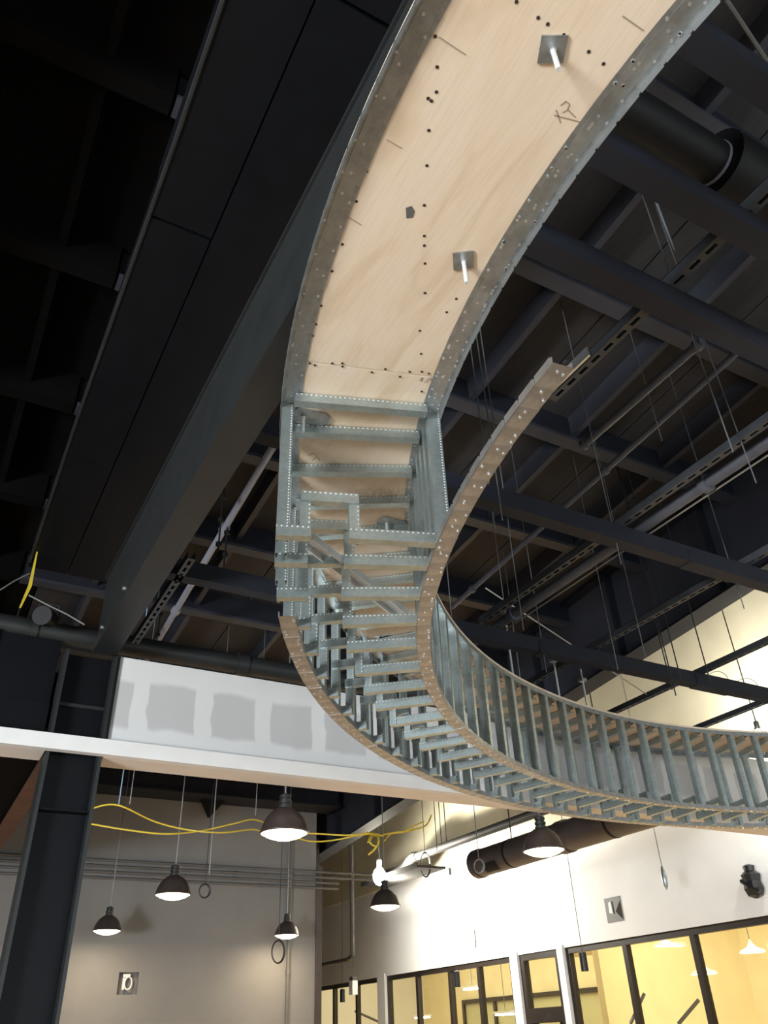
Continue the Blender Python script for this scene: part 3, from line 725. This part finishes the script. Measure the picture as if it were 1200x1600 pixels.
span('brace_wire', 'cream diagonal brace wire crossing above the far ring', [hh(759, 919, 3.15), hh(1015, 1088, HS+.03)], .006, 'cream_wire')
span('brace_wire', 'pale diagonal brace rod at the top right corner', [hh(1135, 0, 3.8), hh(1200, 98, 3.75)], .01, 'wire')
span('brace_wire', 'grey brace rod slanting above the upper slotted strut', [hh(1014, 286, 4.6), hh(1054, 391, 4.2)], .011, 'pipe_blue')
for x_, y_, lab in ((346, 805, 'dark chain hanger with clamps beside the lavender pipe'), (352, 860, 'dark hanger clamp gripping the lavender pipe'), (247, 985, 'dark hanger with clamps at the lower end of the lavender pipe')):
    p = hh(x_, y_, 3.9); t_ = thing('pipe_hanger', lab, 'hanger', p)
    build('rod', MB().tube([p+Vector((0, 0, -.35)), p+Vector((0, 0, .45))], .008, 6), 'black', t_)
    for dz in (-.3, -.05, .2): build('clamp', MB().lathe([(.005, -.03), (.028, -.015), (.028, .015), (.005, .03)], p+Vector((0, 0, dz)), 10), 'black', t_, True)
# fittings on the ceiling pipes
# left dark corner: strap, ropes, spot fixture
YS = hh(58, 862, 3.895).y
a = hy(58, 862, YS); b = hy(47, 915, YS); c = hy(31, 950, YS)
t_ = thing('yellow_strap', 'bright yellow strap hanging in the dark left corner', 'strap', c)
mb = MB()
for p, q, w0, w1 in ((a, b, .006, .016), (b, c, .016, .008)):
    d_ = Vector((1, .2, 0)).normalized()
    mb.add([p-d_*w0, p+d_*w0, q+d_*w1, q-d_*w1]+[k_+Vector((0, .012, 0)) for k_ in (p-d_*w0, p+d_*w0, q+d_*w1, q-d_*w1)], [(0,1,2,3),(7,6,5,4),(0,4,5,1),(1,5,6,2),(2,6,7,3),(3,7,4,0)])
build('webbing', mb, 'yellow_cable', t_)
build('hook', MB().tube([c, hy(27, 962, YS), hy(18, 975, YS), hy(10, 985, YS)], .007, 6), 'beam_grey', t_, True)
build('hook', MB().tube([c, hy(28, 966, YS+.02), hy(20, 985, YS+.02)], .007, 6), 'beam_grey', t_, True)
span('slack_wire', 'slack grey wire left of the yellow strap', [hy(0, 922, 5.7), hy(22, 908, 5.7), hy(46, 896, 5.7)], .005, 'wire')
span('slack_wire', 'slack pale wire right of the yellow strap above the pipe', [hy(45, 930, 5.7), hy(80, 948, 5.7), hy(105, 960, 5.7), hy(132, 976, 5.7)], .006, 'wire')
p = hy(74, 966, 6.1); t_ = thing('spot_fixture', 'small round dark spotlight head on the dark pipe at left', 'spotlight', p)
build('head', MB().tube([p+Vector((-.05, -.1, -.03)), p+Vector((.03, .06, .02))], [.075, .06], 14), 'black_gloss', t_, True)
build('yoke', MB().tube([p+Vector((-.09, 0, 0)), p+Vector((-.07, 0, .12)), p+Vector((.07, 0, .12)), p+Vector((.09, 0, 0))], .01, 6), 'beam_grey', t_)

# ------------------------------------------------------------------ pendant lamps
def lamp(px, py, label, h=1.45, power=22, sc=1.09, cord_top=None):
    p = hh(px, py, h); t_ = thing('pendant_lamp', label, 'pendant lamp', p, 'bell pendant lamps')
    s = .185*sc
    prof = [(s*1.0, 0), (s*1.02, .012), (s*.97, .03), (s*.90, .075), (s*.78, .125), (s*.60, .168), (s*.40, .195), (s*.26, .205)]
    inner = [(a*.965, z_+.003 if i else 0) for i, (a, z_) in enumerate(prof)][::-1]
    build('shade', MB().lathe(prof+inner+[prof[0]], p, 28), 'bronze', t_, True)
    nk = [(.052, .200), (.052, .225), (.040, .228), (.040, .240), (.050, .243), (.050, .268), (.038, .271), (.038, .283), (.046, .286), (.046, .312), (.018, .325), (.006, .33)]
    build('socket', MB().lathe([(a*sc, z_) for a, z_ in nk], p, 16), 'beam_grey', t_, True)
    build('diffuser', MB().lathe([(.001, -.05), (s*.4, -.042), (s*.72, -.022), (s*.92, .002), (s*.96, .012), (s*.93, .02), (.001, .03)], p, 24), 'lamp_glow', t_, True)
    top = Z(roof(p.y))+.219
    build('cord', MB().tube([p+Vector((0, 0, .325)), Vector((p.x, p.y, top))], .007, 6), 'wire', t_)
    d_ = bpy.data.lights.new('pendant_bulb', 'AREA'); d_.shape = 'DISK'; d_.size = s*1.7; d_.energy = power; d_.color = (1, .78, .5)
    o = bpy.data.objects.new('pendant_bulb', d_); COL.objects.link(o); o.location = p+Vector((0, 0, -.056))
    return t_
lamp(444, 1303, 'largest bell pendant lamp, hanging just below the white ledge')
lamp(270, 1399, 'bell pendant lamp in the middle of the grey wall')
lamp(167, 1455, 'bell pendant lamp nearest the black column')
lamp(448, 1462, 'small bell pendant lamp beside the vertical grey wall conduit')
lamp(850, 1330, 'bell pendant lamp in front of the dark spiral duct')
lamp(602, 1417, 'bell pendant lamp right below the glaring work light')
# work light
p = hx(593, 1370, 8.0)
t_ = thing('work_light', 'glaring white temporary work light above a pendant lamp', 'work light', p)
build('bulb', MB().lathe([(.001, -.16), (.07, -.13), (.12, -.05), (.13, .03), (.10, .11), (.05, .16), (.03, .2)], p, 20), 'work_glow', t_, True)
build('socket', MB().lathe([(.04, .2), (.05, .22), (.05, .3), (.02, .33), (.006, .34)], p, 14), 'white_plastic', t_, True)
build('cord', MB().tube([p+Vector((0, 0, .33)), Vector((p.x, p.y, Z(6.2)))], .008, 6), 'wire', t_)
def point(name, loc, e, col, r=.15):
    d_ = bpy.data.lights.new(name, 'POINT'); d_.energy = e; d_.color = col; d_.shadow_soft_size = r
    o = bpy.data.objects.new(name, d_); COL.objects.link(o); o.location = loc; return o
area('work_light_lamp', p+Vector((.16, -.05, 0)), (XR, p.y-.8, p.z-.9), .3, .3, 900, (1, .94, .80))
p = hx(1187, 1148, 8.8)
t_ = thing('caged_lamp', 'caged temporary lamp with amber bulbs at the right edge', 'work light', p)
build('bulb', MB().lathe([(.001, -.09), (.04, -.07), (.05, -.02), (.03, .04), (.02, .07)], p, 14), 'lamp_glow', t_, True)
build('socket', MB().lathe([(.03, .07), (.035, .08), (.035, .16), (.01, .18)], p, 12), 'wire', t_, True)
for k in range(6):
    a = k*math.pi/3; q = Vector((math.cos(a), math.sin(a), 0))
    build('cage_wire', MB().tube([p+q*.03+Vector((0, 0, .1)), p+q*.09+Vector((0, 0, .03)), p+q*.09+Vector((0, 0, -.06)), p+q*.02+Vector((0, 0, -.13))], .005, 5), 'wire', t_)
build('cord', MB().tube([p+Vector((0, 0, .17)), Vector((p.x, p.y, Z(6.2)))], .008, 6), 'wire_dark', t_)
area('caged_lamp_bulb', p+Vector((.14, 0, 0)), (XR, p.y+.2, p.z+.6), .2, .2, 150, (1, .96, .86))

# ------------------------------------------------------------------ grey wall fittings
for i, h in enumerate((2.33*KY, 2.25*KY, 2.17*KY, 2.09*KY)):
    t_ = pipe_thing('wall_conduit', ('top', 'second', 'third', 'lowest')[i]+' of four grey conduits running along the grey wall', 'conduit', (-3, YW-.06, Z(h)), (7.6 if i < 2 else 6.9, YW-.06, Z(h)), .022, 'conduit',
                    [(.45+.07*i, .03, .06, 'conduit'), (.70+.05*i, .03, .06, 'conduit')], 'conduits on the grey wall', 10)
pipe_thing('wall_conduit', 'single grey conduit running straight up the grey wall near its corner', 'conduit', (5.46*KY, YW-.05, 0), (5.46*KY, YW-.05, Z(3.6)), .032, 'conduit', [(.5, .042, .07, 'conduit')])
t_ = thing('outlet_ring', 'white mounting bracket inside the square hole in the grey wall', 'bracket', (3.08*KY, YW+.06, Z(.77*KY)))
mb = MB(); P = [(3.08*KY+.055*math.cos(a), YW+.05, Z(.77*KY)+.085*math.sin(a)) for a in [k*math.pi/8 for k in range(17)]]
build('hoop', mb.tube(P, .012, 8, False), 'white_plastic', t_, True)
build('tab', MB().box((3.00*KY, YW+.04, Z(.84*KY)), (3.10*KY, YW+.06, Z(.88*KY))), 'white_plastic', t_); build('tab', MB().box((3.0*KY, YW+.04, Z(.69*KY)), (3.03*KY, YW+.06, Z(.835*KY))), 'white_plastic', t_)
# loudspeaker bracket on the upper grey wall
t_ = thing('wall_bracket', 'black triangular equipment bracket high on the grey wall', 'bracket', (4.1, YW-.3, Z(3.1)))
a = hy(312, 1245, YW-.2); b = hy(385, 1250, YW-.2)
build('arm', MB().box((a.x, YW-.35, a.z-.05), (b.x, YW-.25, a.z+.05)), 'black', t_)
mb = MB(); mb.prism([(0, 0), (.5, 0), (.2, -.35)], (a.x-.02, YW-.3, a.z), (1, 0, 0), (0, 0, 1), (0, 1, 0), .1); build('gusset', mb, 'black', t_)
build('strut', MB().tube([(b.x-.4, YW-.3, b.z+.45), (b.x, YW-.3, b.z)], .04, 8), 'black', t_)
# beam beyond the column; warm lamp light is painted on its face as brown
bx_ = box_thing('brown_beam', 'rust brown beam under the ledge left of the column', 'beam', [('body', (-2.5, 6.9, Z(2.22)), (.80, 12.9, Z(2.7)), 'black_roof'), ('face', (.801, 6.9, Z(2.18)), (.97, 12.9, Z(2.7)), 'lamplit')], (0, 10, Z(2.2)))
# dark soffit strip at the top of the grey wall
box_thing('header_beam', 'dark header beam across the top of the grey wall', 'beam', [('body', (-8.9, YW-.5, Z(3.6)), (6.7, YW-.1, Z(3.85)), 'navy'), ('flange', (-8.9, YW-.6, Z(3.57)), (6.7, YW-.02, Z(3.598)), 'navy')], (0, YW-.3, Z(3.3)))
box_thing('corner_cladding', 'tall brown dark strip closing the grey wall corner', 'cladding', [('board', (XC+.02, YW+.3, Z(2.75)), (XC+.2, YW+.5, Z(3.2)), 'bronze'), ('cap', (XC, YW+.28, Z(2.70)), (XC+.22, YW+.53, Z(2.749)), 'bronze')], (XC+.3, YW+.1, Z(2.5)))

# yellow cables
def cat(pts, n=6):
    P = [Vector(p) for p in pts]; out = []
    for i in range(len(P)-1):
        p0 = P[max(0, i-1)]; p1 = P[i]; p2 = P[i+1]; p3 = P[min(len(P)-1, i+2)]
        for k in range(n):
            t = k/n; out.append(.5*((2*p1)+(p2-p0)*t+(2*p0-5*p1+4*p2-p3)*t*t+(3*p1-p0-3*p2+p3)*t**3))
    return out+[P[-1]]
def ypath(px, Y): return cat([hy(x_, y_, Y+.1*math.sin(i*1.7)) for i, (x_, y_) in enumerate(px)])
span('yellow_cable', 'upper of two yellow cables swagged across behind the large lamp', ypath([(110, 1275), (148, 1262), (172, 1257), (196, 1262), (240, 1283), (290, 1296), (345, 1301), (395, 1296), (420, 1302), (480, 1302), (540, 1305), (575, 1302)], 8.0), .008, 'yellow_cable', 'cable')
span('yellow_cable', 'lower of two yellow cables swagged across behind the large lamp', ypath([(105, 1280), (146, 1288), (200, 1297), (260, 1303), (315, 1298), (365, 1287), (400, 1281), (440, 1300), (482, 1314), (520, 1313), (560, 1305), (582, 1303)], 8.15), .008, 'yellow_cable', 'cable')
t_ = thing('cable_bundle', 'tangled loops of yellow cable above the work light', 'cable', hy(585, 1310, 8.2))
build('loop', MB().tube(ypath([(572, 1300), (590, 1308), (588, 1322), (578, 1316), (584, 1304), (598, 1306)], 8.2), .010, 6), 'yellow_cable', t_, True)
build('loop', MB().tube(ypath([(575, 1316), (582, 1302), (592, 1312), (586, 1326), (576, 1335)], 8.25), .010, 6), 'yellow_cable', t_, True)
build('tail', MB().tube(ypath([(592, 1306), (610, 1302), (630, 1300), (648, 1290), (662, 1284)], 8.3), .009, 6), 'yellow_cable', t_, True)
build('tail', MB().tube(ypath([(600, 1314), (612, 1302), (640, 1298), (665, 1290), (674, 1274)], 8.35), .009, 6), 'yellow_cable', t_, True)
# coils of cable
def coil(px, py, rx, ry, label, Y=None, X=None, mt='wire_dark'):
    c = hy(px, py, Y) if Y else hx(px, py, X); dpt = (c-EYEP).dot(CF)/FPX
    ax = Vector((1, 0, 0)) if Y else Vector((.5, -.85, 0)); t_ = thing('cable_coil', label, 'cable coil', c, 'coiled cables')
    for q in range(2):
        P = [c+ax*(rx*dpt*(1-.08*q)*math.cos(k*math.pi/10))+Vector((0, .015*q, ry*dpt*(1-.05*q)*math.sin(k*math.pi/10))) for k in range(21)]
        build('loop', MB().tube(P, .009, 6, False), mt, t_, True)
    build('lead', MB().tube([c+Vector((0, 0, ry*dpt)), Vector((c.x, c.y, Z(roof(c.y)+.219 if c.x < XG else 6.2)))], .006, 6), mt, t_)
coil(320, 1392, 9, 10, 'round cable coil hanging on the grey wall between two lamps', Y=11.5)
coil(435, 1487, 11, 16, 'oval cable coil under the lamp near the vertical conduit', Y=12.0)
coil(665, 1351, 9, 18, 'tall cable coil hanging against the bright wall', X=8.4)
coil(749, 1353, 9, 10, 'small pale cable coil at the open end of the spiral duct', X=6.6, mt='wire')

# ------------------------------------------------------------------ right wall openings and hanging devices
def cover(px, py, w_, h_, label, kind):
    c = hx(px, py, XR-.02); t_ = thing('wall_opening', label, 'wall opening', c, 'cut openings in the white wall')
    y, z = c.y, c.z
    build('plate', MB().box((XR-.012, y-w_/2, z-h_/2), (XR-.002, y+w_/2, z+h_/2)), 'conduit' if kind == 0 else 'trim_white', t_)
    if kind == 0:
        mb = MB(); mb.add([(XR-.014, y-w_*.48, z+h_*.3), (XR-.014, y-w_*.12, z-h_*.1), (XR-.014, y-w_*.48, z-h_*.45), (XR-.014, y-w_*.25, z-h_*.05)], [(0, 3, 1), (3, 2, 1), (0, 2, 3)]); build('tear', mb, 'hole', t_)
        mb = MB(); mb.prism([(-.02, -.06), (.05, -.04), (.045, .1), (-.01, .12)], (XR-.03, y+w_*.1, z), (0, 1, 0), (0, 0, 1), (1, 0, 0), .016); build('flap', mb, 'trim_white', t_)
    elif kind == 1:
        mb = MB()
        for k in range(9):
            pass
        prof = [(.03, -.20), (.10, -.17), (.13, -.09), (.11, 0), (.13, .08), (.07, .13), (.08, .19), (.03, .21)]
        mb.lathe([(a, q) for a, q in prof], (XR-.14, y, z), 10); build('black_bag', mb, 'rubber', t_)
        build('bag_fold', MB().tube([(XR-.2, y+.12, z+.02), (XR-.24, y, z-.05), (XR-.2, y-.12, z-.14)], .03, 6), 'rubber', t_, True)
    else:
        build('slit', MB().box((XR-.016, y-.05, z-h_*.45), (XR-.0125, y-.005, z+h_*.45)), 'hole', t_)
    return t_
cover(958, 1421, .36, .35, 'grey square cover with a torn black slit on the white wall', 0)
cover(1185, 1378, .40, .38, 'square wall opening stuffed with a crumpled black bag', 1)
cover(741, 1467, .16, .34, 'narrow dark slit cut in the brightly lit wall', 2)
def hang(px, py, label, r=.055, L=.24, X=9.0, mt='rubber', nm='pendant_speaker', ct='speaker', grp='black cylinders hung before the windows'):
    c = hx(px, py, X); t_ = thing(nm, label, ct, c, grp)
    build('body', MB().lathe([(.001, -L/2), (r, -L/2), (r, L/2), (r*.3, L/2+.01), (.001, L/2+.02)], c, 14), mt, t_, True)
    build('cord', MB().tube([c+Vector((0, 0, L/2)), Vector((c.x, c.y, Z(6.2)))], .005, 6), 'wire_dark', t_)
hang(912, 1503, 'black cylinder hung before the right window band')
hang(714, 1530, 'black cylinder hung before the middle window band')
hang(535, 1556, 'black cylinder hung before the farthest window band')
c = hx(552, 1541, 8.6); t_ = thing('pull_switch', 'white hanging control box beside the farthest window', 'switch', c)
build('box', MB().box(c+Vector((-.06, -.08, -.15)), c+Vector((.06, .08, .1))), 'white_plastic', t_); build('cap', MB().box(c+Vector((-.05, -.07, .1)), c+Vector((.05, .07, .17))), 'bronze', t_)
build('cord', MB().tube([c+Vector((0, 0, .17)), Vector((c.x, c.y, Z(6.2)))], .007, 6), 'wire_dark', t_)
# downpipe beside the far windows
t_ = thing('downpipe', 'grey pipe dropping down then bending left beside the far wall', 'pipe', hx(550, 1490, 8.9))
P = [hx(549, 1320, 8.9), hx(552, 1480, 8.9), hx(551, 1494, 8.9), hx(543, 1499, 8.9), hx(500, 1506, 8.9)]
P[1].x = P[0].x; P[1].y = P[0].y; P[2].y = P[0].y; P[3].z = P[4].z = P[2].z-.05
build('drop', MB().tube([P[0], P[1], P[2]], .05, 10), 'conduit', t_, True); build('elbow', MB().tube([P[2]+Vector((0,0,.02)), P[3], P[4]], .045, 10), 'conduit', t_, True)
c = hx(1038, 1372, 9.0); t_ = thing('plumb_tool', 'dark pointed tool dangling on a cord before the white wall', 'tool', c)
build('body', MB().lathe([(.001, -.15), (.03, -.09), (.04, .02), (.02, .13), (.006, .16)], c, 10), 'plate', t_, True); build('cord', MB().tube([c+Vector((0, 0, .15)), Vector((c.x, c.y, Z(6.2)))], .006, 6), 'wire', t_)
c = hx(701, 1361, 9.0); t_ = thing('cable_end', 'small grey connector dangling on a dark cable by the drain pipe', 'cable end', c)
build('connector', MB().box(c+Vector((-.03, -.05, -.07)), c+Vector((.03, .05, .05))), 'conduit', t_); build('cord', MB().tube([c+Vector((0, 0, .05)), Vector((c.x, c.y, Z(6.2)))], .009, 6), 'wire_dark', t_)
for x_, y_ in ((683, 1330), (690, 1320)):
    c = hx(x_, y_, 8.5); tag(build('hanger_cable', MB().tube([c, Vector((c.x, c.y, Z(6.2)))], .008, 6), 'wire_dark'), ('left' if x_ < 687 else 'right')+' dark cable hanging over the drain pipe', 'wire', 'dark cables over the drain pipe')
# wire loops high on the right
for x_, y_, rr in ((1120, 1065, 16), (1165, 1078, 18)):
    c = hx(x_, y_, 8.8); dpt = (c-EYEP).dot(CF)/FPX
    P = [c+Vector((.4*rr*dpt*math.cos(a), -rr*dpt*math.cos(a), rr*dpt*math.sin(a))) for a in [k*math.pi/12 for k in range(13)]]
    span('wire_loop', ('left' if x_ < 1150 else 'right')+' thin arching wire loop against the bright upper wall', P, .006, 'wire', 'wire', 'arching wire loops')

# ------------------------------------------------------------------ rooms behind the glass
for i, (x_, y_) in enumerate(((1040, 1478), (1176, 1488), (1100, 1522))):
    c = hx(x_, y_, 13.0 if i < 2 else 12.0)
    t_ = thing('room_lamp', ('white round lamp glowing behind the pane left of the last mullion', 'white round lamp glowing behind the rightmost pane', 'small hanging lamp seen behind the right mullion')[i], 'lamp', c)
    build('shade', MB().lathe([(.22, 0), (.20, .03), (.08, .08), (.03, .15), (.01, .2)], c, 18), 'trim_white', t_, True)
    build('diffuser', MB().lathe([(.001, -.01), (.2, -.004), (.21, .005)], c, 18), 'room_lamp', t_, True)
    build('cord', MB().tube([c+Vector((0, 0, .19)), Vector((c.x, c.y, Z(3.2)))], .008, 6), 'wire', t_)
for i, (x_, y_, X) in enumerate(((738, 1545, 14), (660, 1590, 15), (790, 1585, 13.5), (835, 1592, 13.5))):  # flat lamps added in the far room for lights mirrored in the glass
    c = hx(x_, y_, X); t_ = thing('room_lamp', ('flat lamp standing in for a reflection high in the middle window band', 'leftmost flat lamp standing in for a reflection low in the middle window band', 'flat lamp standing in for a reflection low in the last middle pane', 'flat lamp standing in for a reflection in the door transom')[i], 'lamp', c, 'flat lamps standing in for glass reflections')
    build('diffuser', MB().box(c+Vector((-.1, -.3, -.02)), c+Vector((.1, .3, .02))), 'room_lamp', t_); build('frame', MB().box(c+Vector((-.13, -.33, .021)), c+Vector((.13, .33, .07))), 'trim_white', t_); build('cord', MB().tube([c+Vector((0, 0, .07)), Vector((c.x, c.y, Z(3.2)))], .008, 6), 'wire', t_)
for i, (a, b) in enumerate((((985, 1600), (1007, 1552)), ((1060, 1600), (1092, 1562)), ((555, 1580), (600, 1600)))):
    span('leaning_pole', ('grey pole leaning behind the right window near its left end', 'grey pole leaning behind the right window beside the last mullion', 'grey pole leaning behind the farthest window')[i], [hx(a[0], a[1], 11.2), hx(b[0], b[1], 11.4)], .03, 'conduit', 'pole')
for i in range(6):  # pipes added in the far room for structure mirrored in the glass
    h = 1.3+.24*i
    t_ = pipe_thing('reflection_pipe', ('lowest', 'second lowest', 'third lowest', 'third highest', 'second highest', 'highest')[i]+' pale pipe in the far room standing in for a reflection in the glass', 'pipe', (10.4, 16.2+1.7*i, Z(h)), (16.8, 15.2+2.2*i, Z(h+.3)), .07, 'room_trim', [(.5, .09, .1, 'room_trim')], 'pipes standing in for glass reflections')
    ym = (16.2+1.7*i+15.2+2.2*i)/2; build('hanger', MB().tube([(13.6, ym, Z(h+.2)), (13.6, ym, Z(3.2))], .012, 6), 'room_trim', t_)
